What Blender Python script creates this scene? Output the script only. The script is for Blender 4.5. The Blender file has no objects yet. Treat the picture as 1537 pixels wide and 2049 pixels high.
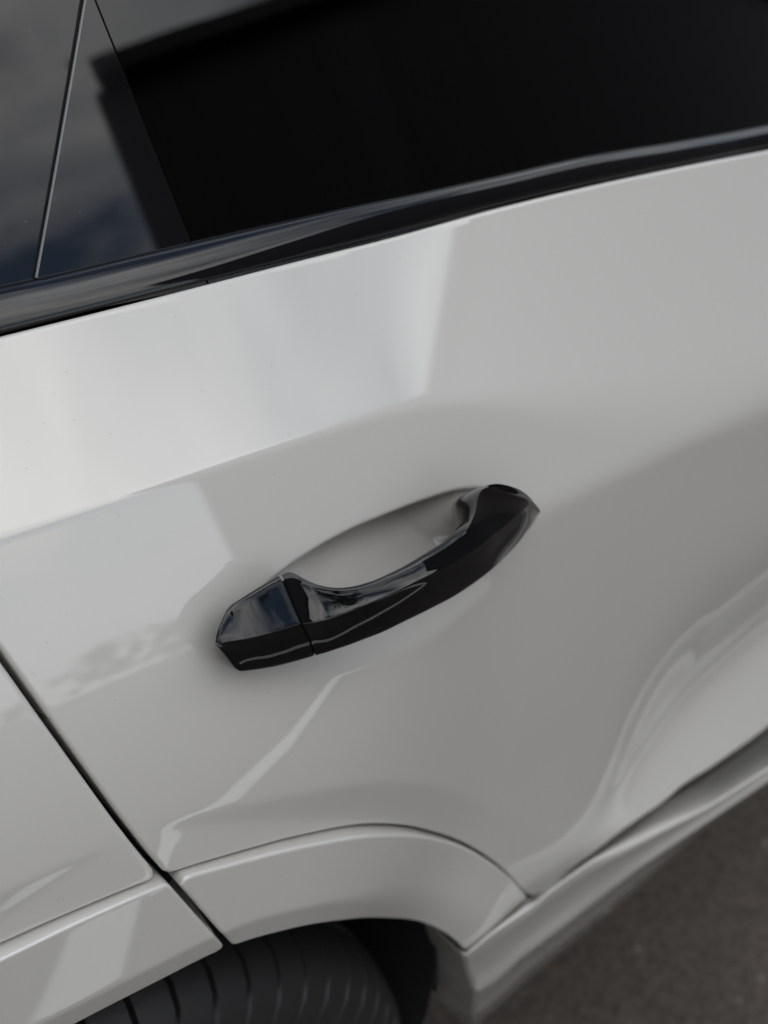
import bpy, bmesh, math, random
import numpy as np
from mathutils import Vector, Matrix

# ------------------------------------------------------------------ camera, world, sun, exposure
# Car axes: x = towards the front of the car, y = into the car (outside is negative), z = up, metres.
FP = 2401.63                                   # focal length in photo pixels (1537 x 2049)
_vx, _vy, _v = 3022.57, -1223.04, 3631.99
A_ = np.array([_vx, _vy, FP]); N_ = np.array([-(_vy * _v + FP * FP) / _vx, _v, FP])
A_ /= np.linalg.norm(A_); N_ /= np.linalg.norm(N_)
B_ = np.cross(N_, A_)
if B_[2] < 0: B_ = -B_
CAM = np.array([0.0, -0.37, 1.333])
sc = bpy.context.scene
col = sc.collection
cd = bpy.data.cameras.new("camera"); cam = bpy.data.objects.new("camera", cd); col.objects.link(cam)
right = Vector((A_[0], B_[0], -N_[0])); down = Vector((A_[1], B_[1], -N_[1])); fwd = Vector((A_[2], B_[2], -N_[2]))
M = Matrix((right, -down, -fwd)).transposed().to_4x4(); M.translation = Vector(CAM)
cam.matrix_world = M
cd.sensor_fit = 'VERTICAL'; cd.sensor_height = 36.0; cd.sensor_width = 27.0
cd.lens = FP / 2049 * 36
cd.clip_start = 0.02; cd.clip_end = 3000
cd.dof.use_dof = True; cd.dof.focus_distance = 0.575; cd.dof.aperture_fstop = 6.0
cd.dof.aperture_blades = 9
sc.camera = cam

sc.view_settings.view_transform = 'Standard'; sc.view_settings.look = 'None'
sc.view_settings.gamma = 1.0
sc.view_settings.exposure = 0.0

SUN_EL, SUN_AZ = math.radians(42), math.radians(20)      # sun stands behind the car, hidden by cloud
world = bpy.data.worlds.new("World"); sc.world = world; world.use_nodes = True
nt = world.node_tree; nt.nodes.clear()
def nd(nt, t, **kw):
    n = nt.nodes.new(t)
    for k, v in kw.items():
        if k in n.inputs: n.inputs[k].default_value = v
        else: setattr(n, k, v)
    return n
out = nd(nt, 'ShaderNodeOutputWorld'); bg = nd(nt, 'ShaderNodeBackground'); bg.inputs['Strength'].default_value = 0.12
sky = nd(nt, 'ShaderNodeTexSky'); sky.sky_type = 'NISHITA'; sky.sun_disc = False
sky.sun_elevation = SUN_EL; sky.sun_rotation = SUN_AZ; sky.air_density = 1.0; sky.dust_density = 0.6
tc = nd(nt, 'ShaderNodeTexCoord'); sp = nd(nt, 'ShaderNodeSeparateXYZ')
nt.links.new(tc.outputs['Generated'], sp.inputs[0])
# project the direction onto a cloud layer, so that clouds flatten towards the horizon
mx = nd(nt, 'ShaderNodeMath', operation='MAXIMUM'); mx.inputs[1].default_value = 0.04
ad = nd(nt, 'ShaderNodeMath', operation='ADD'); ad.inputs[1].default_value = 0.12
nt.links.new(sp.outputs['Z'], mx.inputs[0]); nt.links.new(mx.outputs[0], ad.inputs[0])
dx = nd(nt, 'ShaderNodeMath', operation='DIVIDE'); dy = nd(nt, 'ShaderNodeMath', operation='DIVIDE')
nt.links.new(sp.outputs['X'], dx.inputs[0]); nt.links.new(sp.outputs['Y'], dy.inputs[0])
nt.links.new(ad.outputs[0], dx.inputs[1]); nt.links.new(ad.outputs[0], dy.inputs[1])
cb = nd(nt, 'ShaderNodeCombineXYZ'); cb.inputs[2].default_value = 3.7; nt.links.new(dx.outputs[0], cb.inputs[0]); nt.links.new(dy.outputs[0], cb.inputs[1])
nz = nd(nt, 'ShaderNodeTexNoise'); nz.inputs['Scale'].default_value = 1.3; nz.inputs['Detail'].default_value = 7
nz.inputs['Roughness'].default_value = 0.58; nz.inputs['Distortion'].default_value = 0.5
nt.links.new(cb.outputs[0], nz.inputs['Vector'])
rp = nd(nt, 'ShaderNodeValToRGB'); rp.color_ramp.elements[0].position = 0.37; rp.color_ramp.elements[1].position = 0.56
nt.links.new(nz.outputs['Fac'], rp.inputs[0])
nz2 = nd(nt, 'ShaderNodeTexNoise'); nz2.inputs['Scale'].default_value = 3.0; nz2.inputs['Detail'].default_value = 5
nt.links.new(cb.outputs[0], nz2.inputs['Vector'])
cr = nd(nt, 'ShaderNodeValToRGB'); cr.color_ramp.elements[0].position = 0.35; cr.color_ramp.elements[1].position = 0.68
cr.color_ramp.elements[0].color = (0.66, 0.69, 0.72, 1); cr.color_ramp.elements[1].color = (1.0, 0.985, 0.955, 1)
nt.links.new(nz2.outputs['Fac'], cr.inputs[0])
sm = nd(nt, 'ShaderNodeVectorMath', operation='SCALE'); sm.inputs['Scale'].default_value = 17.0
ht = nd(nt, 'ShaderNodeMapRange', interpolation_type='SMOOTHSTEP'); ht.inputs[1].default_value = 0.05; ht.inputs[2].default_value = 0.40; ht.inputs[3].default_value = 0.8; ht.inputs[4].default_value = 0.0
nt.links.new(sp.outputs['Z'], ht.inputs[0])
hm = nd(nt, 'ShaderNodeMix', data_type='RGBA'); hm.inputs[7].default_value = (0.95, 0.975, 1.0, 1)
nt.links.new(ht.outputs[0], hm.inputs[0]); nt.links.new(cr.outputs[0], hm.inputs[6])
nt.links.new(hm.outputs[2], sm.inputs[0])
el = nd(nt, 'ShaderNodeMapRange'); el.inputs[1].default_value = 0.0; el.inputs[2].default_value = 0.9; el.inputs[3].default_value = 10.5; el.inputs[4].default_value = 34.0
nt.links.new(sp.outputs['Z'], el.inputs[0]); nt.links.new(el.outputs[0], sm.inputs['Scale'])
hz = nd(nt, 'ShaderNodeMapRange', interpolation_type='SMOOTHSTEP'); hz.inputs[1].default_value = 0.08; hz.inputs[2].default_value = 0.42; hz.inputs[3].default_value = 0.92; hz.inputs[4].default_value = 0.0
nt.links.new(sp.outputs['Z'], hz.inputs[0])
cf = nd(nt, 'ShaderNodeMath', operation='MAXIMUM')
nt.links.new(hz.outputs[0], cf.inputs[0])
mxc = nd(nt, 'ShaderNodeMix', data_type='RGBA')
nt.links.new(rp.outputs[0], cf.inputs[1]); nt.links.new(cf.outputs[0], mxc.inputs[0]); sk = nd(nt, 'ShaderNodeVectorMath', operation='SCALE'); sk.inputs['Scale'].default_value = 1.5; nt.links.new(sky.outputs[0], sk.inputs[0]); nt.links.new(sk.outputs[0], mxc.inputs[6]); nt.links.new(sm.outputs[0], mxc.inputs[7])
nt.links.new(mxc.outputs[2], bg.inputs[0]); nt.links.new(bg.outputs[0], out.inputs[0])

sl = bpy.data.lights.new("sun", 'SUN'); sl.energy = 0.8; sl.angle = math.radians(14); sl.color = (1, 0.96, 0.9)
so = bpy.data.objects.new("sun", sl); col.objects.link(so)
sd = Vector((math.sin(SUN_AZ) * math.cos(SUN_EL), math.cos(SUN_AZ) * math.cos(SUN_EL), math.sin(SUN_EL)))
so.rotation_euler = sd.to_track_quat('Z', 'Y').to_euler()

# ------------------------------------------------------------------ geometry of the body side
def ray(u, w):
    d = np.array([u - 768.5, w - 1024.5, FP]); d /= np.linalg.norm(d)
    return np.array([d @ A_, d @ B_, -(d @ N_)])
def aty(u, w, y):
    """where the line of sight of a traced point meets the plane at depth y"""
    r = ray(u, w); return CAM + r * (y - CAM[1]) / r[1]
def sstep(t):
    t = np.clip(t, 0, 1); return t * t * (3 - 2 * t)
def soft(t):                       # 0..1 step centred on 0, unit half width
    return sstep((t + 1) / 2)
def splus(t, w):                   # max(t,0) with a rounded corner, exactly 0 below -w
    return np.where(t > w, t, np.where(t < -w, 0.0, (t + w) ** 2 / (4 * w)))
def crown(x):                      # the doors bow outwards a little along the car
    x = np.asarray(x, float); c = np.clip(x, -.4, 1.0)
    return (c - .38) ** 2 / 16.0 + (x - c) * (c - .38) / 8.0
def smin(a, b, k):
    return 0.5 * (a + b - np.sqrt((a - b) ** 2 + k * k))

GX = np.concatenate([np.linspace(-1.2, 0.1, 40)[:-1], np.linspace(0.1, 1.1, 400), np.linspace(1.1, 2.4, 40)[1:]])
GZ = np.linspace(0.20, 1.16, 961)
def knots(X, xs, ys, sig=.022):         # interpolation with the kinks smoothed out
    g = np.linspace(-1.2, 2.4, 3601); v = np.interp(g, xs, ys); k = int(sig * 3 / .001); w = np.exp(-.5 * (np.arange(-k, k + 1) * .001 / sig) ** 2)
    v = np.convolve(np.pad(v, k, mode='edge'), w / w.sum(), mode='valid'); return np.interp(X, g, v)
def slope_table():
    X, Z = np.meshgrid(GX, GZ, indexing='ij')
    zc1 = knots(X, [.40, .44, .49, .56, .65, .75, .9], [1.026, 1.022, 1.010, .990, .968, .954, .948])
    w1 = knots(X, [.36, .46, .56, .70, .9], [.0022, .006, .022, .035, .04])
    lr = sstep((X - .30) / .20)
    zc2 = .895 * (1 - lr) + .945 * lr
    w2 = .085 * (1 - lr) + .012 * lr
    mid = .44 + .5 * (Z - .96) * (1 - lr)
    low = (.10 + .5 * np.clip(Z - .80, -.2, .1)) * (1 - lr) + (.06 + .03 * sstep((.75 - Z) / .15) - .14 * sstep((X - .62) / .15) * sstep((.86 - Z) / .14)) * lr
    s = low + (mid - low) * soft((Z - zc2) / w2)
    zb = knots(X, [.56, .60, .71, .88, 1.2], [.55, .578, .645, .675, .685])
    s = s + .66 * sstep((X - .54) / .20) * sstep((zb - Z + .02) / .085)
    topw = soft((Z - zc1) / w1)
    base = s * (1 - topw)
    shape = topw * (1 + 1.6 * (1.065 - Z))
    return X, Z, base, shape
_X, _Z, _base, _shape = slope_table()
dz = GZ[1] - GZ[0]
i0 = np.argmin(abs(GZ - .945)); i1 = np.argmin(abs(GZ - 1.098))
def cum(a):
    c = np.concatenate([np.zeros((len(GX), 1)), np.cumsum((a[:, 1:] + a[:, :-1]) / 2 * dz, axis=1)], axis=1)
    return c - c[:, i0:i0 + 1]
cb_, cs_ = cum(_base), cum(_shape)
k_ = (.085 + .009 - cb_[:, i1:i1 + 1]) / cs_[:, i1:i1 + 1]
S_TAB = -.005 + cb_ + k_ * cs_ + crown(GX)[:, None]
def S0(x, z):
    x = np.asarray(x, float); z = np.asarray(z, float)
    xi = np.clip(np.interp(x, GX, np.arange(len(GX))), 0, len(GX) - 1.001)
    zi = np.clip((z - GZ[0]) / dz, 0, len(GZ) - 1.001)
    i = xi.astype(int); j = zi.astype(int); a = xi - i; b = zi - j
    T = S_TAB
    return (T[i, j] * (1 - a) * (1 - b) + T[i + 1, j] * a * (1 - b) + T[i, j + 1] * (1 - a) * b + T[i + 1, j + 1] * a * b)
def march(u, w, f=S0, y0=0.0):
    y = y0
    for _ in range(25):
        p = aty(u, w, y); y += .6 * (float(f(p[0], p[2])) - y)
    return aty(u, w, y)
def catmull(pts, n):
    P = np.array(pts, float); d = np.r_[0, np.cumsum(np.linalg.norm(np.diff(P, axis=0), axis=1))]
    T = np.linspace(0, d[-1], n)
    m = np.gradient(P, d, axis=0)
    k = np.clip(np.searchsorted(d, T, side='right') - 1, 0, len(d) - 2)
    h = (d[k + 1] - d[k])[:, None]; t = ((T - d[k])[:, None]) / h
    return ((2*t**3-3*t**2+1)*P[k] + (t**3-2*t**2+t)*h*m[k] + (-2*t**3+3*t**2)*P[k+1] + (t**3-t**2)*h*m[k+1])
def curve_px(pts, f=S0, n=120, head=None, tail=None):
    Q = [march(u, w, f) for u, w in pts]; Q = [(q[0], q[2]) for q in Q]
    C = catmull(Q, n)
    if head is not None: C = np.vstack([head(C), C])
    if tail is not None: C = np.vstack([C, tail(C)])
    return C
def sdist(x, z, C):
    """signed distance to a polyline; positive on its left side (walking along it, x right, z up)"""
    x = np.asarray(x, float); z = np.asarray(z, float); sh = x.shape; x = x.ravel(); z = z.ravel()
    out = np.empty(len(x)); a = C[:-1]; b = C[1:]; e = b - a; L2 = (e ** 2).sum(1)
    for k in range(0, len(x), 20000):
        px = x[k:k+20000, None] - a[:, 0]; pz = z[k:k+20000, None] - a[:, 1]
        t = np.clip((px * e[:, 0] + pz * e[:, 1]) / L2, 0, 1)
        qx = px - t * e[:, 0]; qz = pz - t * e[:, 1]; d2 = qx * qx + qz * qz
        i = d2.argmin(1); r = np.arange(len(i)); d = np.sqrt(d2[r, i])
        # perpendicular-most of the tied segments decides the sign
        cr = (e[i, 0] * pz[r, i] - e[i, 1] * px[r, i])
        out[k:k+20000] = np.where(cr >= 0, d, -d)
    return out.reshape(sh)

def arc_head(ctr_px):
    pass
seam_px = [(0,1905),(160,1828),(330,1755),(480,1712),(600,1683),(700,1665),(800,1662),(880,1675),(950,1702),(1010,1745),(1050,1788)]
S_ = np.array([march(u, w)[[0, 2]] for u, w in seam_px])
def fit_circle(Pn):
    Mx = np.c_[2 * Pn, np.ones(len(Pn))]; s = np.linalg.lstsq(Mx, (Pn ** 2).sum(1), rcond=None)[0]
    return s[:2], math.sqrt(s[2] + s[0] ** 2 + s[1] ** 2)
sc_c, sc_r = fit_circle(S_)
def seam_head(C):
    a0 = math.atan2(C[0][1] - sc_c[1], C[0][0] - sc_c[0]); r0 = np.hypot(*(C[0] - sc_c))
    A = np.linspace(math.pi * 1.05, a0, 60)[:-1]
    return np.c_[sc_c[0] + r0 * np.cos(A), sc_c[1] + r0 * np.sin(A)]
SEAM = curve_px(seam_px, head=seam_head)
doorbot_px = [(1056,1793),(1069,1797),(1084,1789),(1182,1714),(1294,1631),(1420,1541),(1537,1457)]
DB = np.array([march(u, w)[[0, 2]] for u, w in doorbot_px])
DB = np.vstack([DB, [[2.4, DB[-1][1] + .01]]])
BOTTOM = np.vstack([SEAM[:-1], DB])                     # lower edge of the sheet-metal: above = left side = +
GAP = curve_px([(0,1310),(80,1423),(170,1549),(250,1659),(300,1722),(330,1757)], n=60,
               head=lambda C: C[0] + np.outer(np.linspace(1, .02, 12), (C[0] - C[3]) / np.linalg.norm(C[0] - C[3])) * .25,
               tail=lambda C: C[-1] + np.outer(np.linspace(.05, 1, 8), (C[-1] - C[-4]) / np.linalg.norm(C[-1] - C[-4])) * .4)
# GAP walks downwards: its left side (+) is the door
belt_px = [(-120,698),(0,668),(225,612),(450,555),(610,514),(768,475),(1000,412),(1200,365),(1370,330),(1537,298)]
BELT3 = [march(u, w, y0=.08) for u, w in belt_px]
BELT = catmull([(p[0], p[2]) for p in BELT3], 60)
BELT = np.vstack([[[-1.2, BELT[0][1] - .02]], BELT, [[2.4, BELT[-1][1] - .01]]])
def belt_phi(x, z): return np.interp(x, BELT[:, 0], BELT[:, 1]) - z

# handle pocket, in body coordinates
rim = np.array([march(u, w)[[0, 2]] for u, w in [(445,1290),(480,1225),(560,1146),(640,1092),(700,1060),(780,1026),(850,1000),(925,979),(990,980),(1040,1000),(1070,1030)]])
low = np.array([march(u, w)[[0, 2]] for u, w in [(445,1292),(490,1325),(600,1335),(700,1335),(780,1310),(900,1245),(1000,1150),(1070,1034)]])
RIM = catmull(rim, 60); LOW = catmull(low, 60)
xw = march(838, 1050, y0=.02)[0] 
def pocket(x, z):
    top = np.interp(x, RIM[:, 0], RIM[:, 1]); bot = np.interp(x, LOW[:, 0], LOW[:, 1])
    xl, xr = LOW[0, 0] + .022, RIM[-1, 0] - .035
    d = smin(2.0 * (top - z), .42 * (z - bot) , .005)
    d = smin(d, .34 * (x - xl), .003)
    d = smin(d, .45 * (xr - x), .0008)
    d = smin(d, .0255 + .12 * (.94 - z), .004)
    return splus(d, .0022)
def ringterm(x, z, dS=None, dG=None):
    if dS is None: dS = sdist(x, z, SEAM)
    if dG is None: dG = abs(sdist(x, z, GAP))
    fade = 1 - .75 * sstep((x - .36) / .16)
    t = splus(smin(.031 - dS, .28 * (dG - .006), .003), .0015)
    return .16 * fade * np.clip(t, 0, .05)
def body(x, z):
    x = np.asarray(x, float); z = np.asarray(z, float)
    y = S0(x, z)
    m = (x > .24) & (x < .53) & (z > .84) & (z < 1.02)
    y = y + np.where(m, pocket(x, z), 0)
    m2 = (z < .95) & (x < .72)
    if np.any(m2):
        xs_ = x[m2] if x.ndim else x; zs_ = z[m2] if z.ndim else z
        r = ringterm(xs_, zs_)
        if x.ndim: y = y.copy(); y[m2] += r
        else: y = y + r
    return y
# the painted arch moulding
def flare0(x, z):                  # depth of the body on the seam, carried inwards along the radius
    a = np.arctan2(z - sc_c[1], x - sc_c[0]); a = np.where(a < -1.6, math.pi, a)
    a = np.maximum(a, math.radians(12))
    return S0(sc_c[0] + sc_r * np.cos(a), sc_c[1] + sc_r * np.sin(a)) - .004
arch_px = [(140,2049),(300,1968),(450,1898),(600,1855),(700,1840),(780,1838),(851,1849),(890,1868),(915,1887),(935,1909),(949,1935),(955,1970),(952,2010),(943,2060)]
AR = np.array([march(u, w, lambda x, z: flare0(x, z) - .001)[[0, 2]] for u, w in arch_px])
ac, ar = np.array([.1374, .443]), .355
ARCH = catmull(AR, 140)
def _arch_head(C):
    a0 = math.atan2(C[0][1] - ac[1], C[0][0] - ac[0]); r0 = np.hypot(*(C[0] - ac)); A = np.linspace(math.pi * 1.15, a0, 60)[:-1]
    return np.c_[ac[0] + r0 * np.cos(A), ac[1] + r0 * np.sin(A)]
ARCH = np.vstack([_arch_head(ARCH), ARCH, ARCH[-1] + (ARCH[-1] - ARCH[-3]) * 8])
def da(x, z): return sdist(x, z, ARCH)
def flare(x, z):
    x = np.asarray(x, float); z = np.asarray(z, float)
    dS = sdist(x, z, SEAM)
    y = flare0(x, z) - .11 * np.clip(-dS, 0, .12)
    return y + .28 * splus(.019 - da(x, z), .001 + .010 * sstep((x - .3) / .1)) 
gap2_px = [(326,1745),(343,1764),(400,1829),(461,1898),(485,1925)]
GAP2 = curve_px(gap2_px, f=flare, n=40,
                head=lambda C: C[0] + np.outer(np.linspace(1, .05, 6), (C[0] - C[2]) / np.linalg.norm(C[0] - C[2])) * .1,
                tail=lambda C: C[-1] + np.outer(np.linspace(.05, 1, 6), (C[-1] - C[-3]) / np.linalg.norm(C[-1] - C[-3])) * .3)
LEDGE = np.array([march(u, w, flare)[[0, 2]] for u, w in [(905,1925),(933,1901),(985,1856),(1053,1795),(1090,1762)]])
LEDGE = np.vstack([LEDGE[0] + (LEDGE[0] - LEDGE[1]) * 20, LEDGE, LEDGE[-1] + (LEDGE[-1] - LEDGE[-2]) * 10])

# ------------------------------------------------------------------ materials
MATS = {}
def mat(name):
    m = bpy.data.materials.new(name); m.use_nodes = True; MATS[name] = m
    return m, m.node_tree, m.node_tree.nodes['Principled BSDF']
def bump(nt, bs, scale, strength, dist, detail=3, rough=.5, input='Normal'):
    t = nd(nt, 'ShaderNodeTexCoord'); n = nd(nt, 'ShaderNodeTexNoise'); n.inputs['Scale'].default_value = scale
    n.inputs['Detail'].default_value = detail; n.inputs['Roughness'].default_value = rough
    b = nd(nt, 'ShaderNodeBump'); b.inputs['Strength'].default_value = strength; b.inputs['Distance'].default_value = dist
    nt.links.new(t.outputs['Object'], n.inputs['Vector']); nt.links.new(n.outputs['Fac'], b.inputs['Height'])
    nt.links.new(b.outputs['Normal'], bs.inputs[input]); return t, n, b
def paint(name, c):
    m, nt, bs = mat(name)
    bs.inputs['Base Color'].default_value = (*c, 1); bs.inputs['Roughness'].default_value = .45
    bs.inputs['Specular IOR Level'].default_value = .25
    bs.inputs['Coat Weight'].default_value = 1.0; bs.inputs['Coat Roughness'].default_value = .004; bs.inputs['Coat IOR'].default_value = 1.72
    bump(nt, bs, 150, .12, .00002, 1, .5, 'Coat Normal')
    return m
def add_dust(m, c, amount):
    nt = m.node_tree; bs = nt.nodes['Principled BSDF']; t = nd(nt, 'ShaderNodeTexCoord')
    v = nd(nt, 'ShaderNodeTexVoronoi'); v.inputs['Scale'].default_value = 210
    w = nd(nt, 'ShaderNodeTexNoise'); w.inputs['Scale'].default_value = 14; w.inputs['Detail'].default_value = 5
    nt.links.new(t.outputs['Object'], v.inputs['Vector']); nt.links.new(t.outputs['Object'], w.inputs['Vector'])
    lt = nd(nt, 'ShaderNodeMapRange'); lt.inputs[1].default_value = .06; lt.inputs[2].default_value = .11; lt.inputs[3].default_value = 1; lt.inputs[4].default_value = 0
    nt.links.new(v.outputs['Distance'], lt.inputs[0])
    sc_ = nd(nt, 'ShaderNodeSeparateColor'); nt.links.new(v.outputs['Color'], sc_.inputs[0])
    gt = nd(nt, 'ShaderNodeMath', operation='GREATER_THAN'); gt.inputs[1].default_value = .90; nt.links.new(sc_.outputs[0], gt.inputs[0])
    m1 = nd(nt, 'ShaderNodeMath', operation='MULTIPLY'); nt.links.new(lt.outputs[0], m1.inputs[0]); nt.links.new(gt.outputs[0], m1.inputs[1])
    m2 = nd(nt, 'ShaderNodeMath', operation='MULTIPLY'); m2.inputs[1].default_value = amount; nt.links.new(m1.outputs[0], m2.inputs[0])
    # a faint film of road dust low on the body
    sz = nd(nt, 'ShaderNodeSeparateXYZ'); nt.links.new(t.outputs['Object'], sz.inputs[0])
    lo = nd(nt, 'ShaderNodeMapRange'); lo.inputs[1].default_value = .95; lo.inputs[2].default_value = .45; lo.inputs[3].default_value = 0; lo.inputs[4].default_value = .22
    nt.links.new(sz.outputs['Z'], lo.inputs[0])
    m3 = nd(nt, 'ShaderNodeMath', operation='MULTIPLY'); nt.links.new(lo.outputs[0], m3.inputs[0]); nt.links.new(w.outputs['Fac'], m3.inputs[1])
    mm = nd(nt, 'ShaderNodeMath', operation='MAXIMUM'); nt.links.new(m2.outputs[0], mm.inputs[0]); nt.links.new(m3.outputs[0], mm.inputs[1])
    mc = nd(nt, 'ShaderNodeMix', data_type='RGBA'); mc.inputs[6].default_value = bs.inputs['Base Color'].default_value; mc.inputs[7].default_value = (*c, 1)
    nt.links.new(mm.outputs[0], mc.inputs[0]); nt.links.new(mc.outputs[2], bs.inputs['Base Color'])
PAINT = paint('white_paint', (.445, .430, .405))
add_dust(PAINT, (.20, .18, .155), .45)
def gloss(name, c, rough, dust, coat=0):
    m, nt, bs = mat(name)
    bs.inputs['Roughness'].default_value = rough; bs.inputs['IOR'].default_value = 1.5
    bs.inputs['Specular IOR Level'].default_value = .42
    t, n, b = bump(nt, bs, 60, .08, .00002, 1)
    v = nd(nt, 'ShaderNodeTexVoronoi'); v.inputs['Scale'].default_value = 240; v.inputs['Randomness'].default_value = 1
    w = nd(nt, 'ShaderNodeTexNoise'); w.inputs['Scale'].default_value = 37; w.inputs['Detail'].default_value = 4
    nt.links.new(t.outputs['Object'], v.inputs['Vector']); nt.links.new(t.outputs['Object'], w.inputs['Vector'])
    lt = nd(nt, 'ShaderNodeMapRange'); lt.inputs[1].default_value = .05; lt.inputs[2].default_value = .08; lt.inputs[3].default_value = 1; lt.inputs[4].default_value = 0
    nt.links.new(v.outputs['Distance'], lt.inputs[0])
    mr = nd(nt, 'ShaderNodeMapRange'); mr.inputs[1].default_value = .58; mr.inputs[2].default_value = .66
    nt.links.new(w.outputs['Fac'], mr.inputs[0])
    mu = nd(nt, 'ShaderNodeMath', operation='MULTIPLY'); nt.links.new(lt.outputs[0], mu.inputs[0]); nt.links.new(mr.outputs[0], mu.inputs[1])
    mu2 = nd(nt, 'ShaderNodeMath', operation='MULTIPLY'); mu2.inputs[1].default_value = dust; nt.links.new(mu.outputs[0], mu2.inputs[0])
    mc = nd(nt, 'ShaderNodeMix', data_type='RGBA'); mc.inputs[6].default_value = (*c, 1); mc.inputs[7].default_value = (.35, .33, .3, 1)
    nt.links.new(mu2.outputs[0], mc.inputs[0]); nt.links.new(mc.outputs[2], bs.inputs['Base Color'])
    return m
BLACK = gloss('black_gloss', (.004, .004, .005), .03, .5)
HANDLE = gloss('black_handle_lacquer', (.0025, .0025, .003), .02, .35)
def plain(name, c, rough, metallic=0, b=None):
    m, nt, bs = mat(name); bs.inputs['Base Color'].default_value = (*c, 1); bs.inputs['Roughness'].default_value = rough
    bs.inputs['Metallic'].default_value = metallic
    if b: bump(nt, bs, *b)
    return m
RUBBER_SEAL = plain('black_seal', (.012, .012, .012), .5, 0, (400, .3, .0002))
CAVITY = plain('dark_cavity', (.006, .006, .006), .9, 0, (90, .5, .002))
STRIP = plain('grey_glint_strip', (.16, .165, .175), .25, 0, (200, .1, .0001))  # the grey puts caught light into the colour
TYRE = plain('tyre_rubber', (.006, .006, .0063), .6, 0, (320, .5, .0004))
RIMM = plain('rim_metal', (.35, .35, .36), .3, 1, (60, .1, .001))
LINER = plain('arch_liner', (.006, .006, .006), .95, 0, (120, .6, .002))
FABRIC = plain('cabin_cloth', (.012, .012, .013), .85, 0, (500, .6, .001))
LEATHER = plain('cabin_leather', (.05, .05, .048), .5, 0, (300, .4, .0006))
def glassmat(name, tint, ior=1.5):
    m = bpy.data.materials.new(name); m.use_nodes = True; nt = m.node_tree; nt.nodes.clear()
    o = nd(nt, 'ShaderNodeOutputMaterial'); mx = nd(nt, 'ShaderNodeMixShader'); fr = nd(nt, 'ShaderNodeFresnel'); fr.inputs[0].default_value = ior
    g = nd(nt, 'ShaderNodeBsdfGlossy'); g.inputs['Roughness'].default_value = .008
    t = nd(nt, 'ShaderNodeBsdfTransparent'); t.inputs[0].default_value = (*tint, 1)
    tcx = nd(nt, 'ShaderNodeTexCoord'); n = nd(nt, 'ShaderNodeTexNoise'); n.inputs['Scale'].default_value = 9; n.inputs['Detail'].default_value = 1
    b = nd(nt, 'ShaderNodeBump'); b.inputs['Strength'].default_value = .25; b.inputs['Distance'].default_value = .0006
    nt.links.new(tcx.outputs['Object'], n.inputs['Vector']); nt.links.new(n.outputs['Fac'], b.inputs['Height']); nt.links.new(b.outputs[0], g.inputs['Normal'])
    nt.links.new(fr.outputs[0], mx.inputs[0]); nt.links.new(t.outputs[0], mx.inputs[1]); nt.links.new(g.outputs[0], mx.inputs[2]); nt.links.new(mx.outputs[0], o.inputs[0])
    return m
GLASS = glassmat('dark_tinted_glass', (.13, .15, .145))
GLASSF = glassmat('green_tinted_glass', (.35, .46, .42))

# ------------------------------------------------------------------ mesh helpers
def link(name, me, m, parent=None, loc=None):
    o = bpy.data.objects.new(name, me); col.objects.link(o)
    if m is not None and len(me.materials) == 0: me.materials.append(m)
    if parent is not None: o.parent = parent
    if loc is not None: o.location = loc
    return o
def tag(o, label, cat, group=None, kind=None):
    if label: o['label'] = label
    if cat: o['category'] = cat
    if group: o['group'] = group
    if kind: o['kind'] = kind
    return o
def empty(name, loc=(0, 0, 0)):
    o = bpy.data.objects.new(name, None); col.objects.link(o); o.location = loc; o.empty_display_size = .1; return o
def mk(name, V, F, m, parent=None, smooth=True, loc=None):
    me = bpy.data.meshes.new(name); me.from_pydata([tuple(map(float, v)) for v in V], [], [tuple(f) for f in F]); me.update()
    if smooth:
        me.polygons.foreach_set('use_smooth', [True] * len(me.polygons))
    return link(name, me, m, parent, loc)
def loft(rows, closed=False):
    """rows: list of (n,3) arrays (one per long line); quads between neighbouring rows"""
    R = [np.asarray(r) for r in rows]; n = len(R[0]); V = np.vstack(R); F = []
    m = len(R)
    for i in range(m if closed else m - 1):
        j = (i + 1) % m
        for k in range(n - 1):
            F.append((i * n + k, i * n + k + 1, j * n + k + 1, j * n + k))
    return V, F
def grad(phi, x, z, e=4e-4):
    gx = (phi(x + e, z) - phi(x - e, z)) / (2 * e); gz = (phi(x, z + e) - phi(x, z - e)) / (2 * e)
    l = np.hypot(gx, gz) + 1e-9; return gx / l, gz / l
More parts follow.
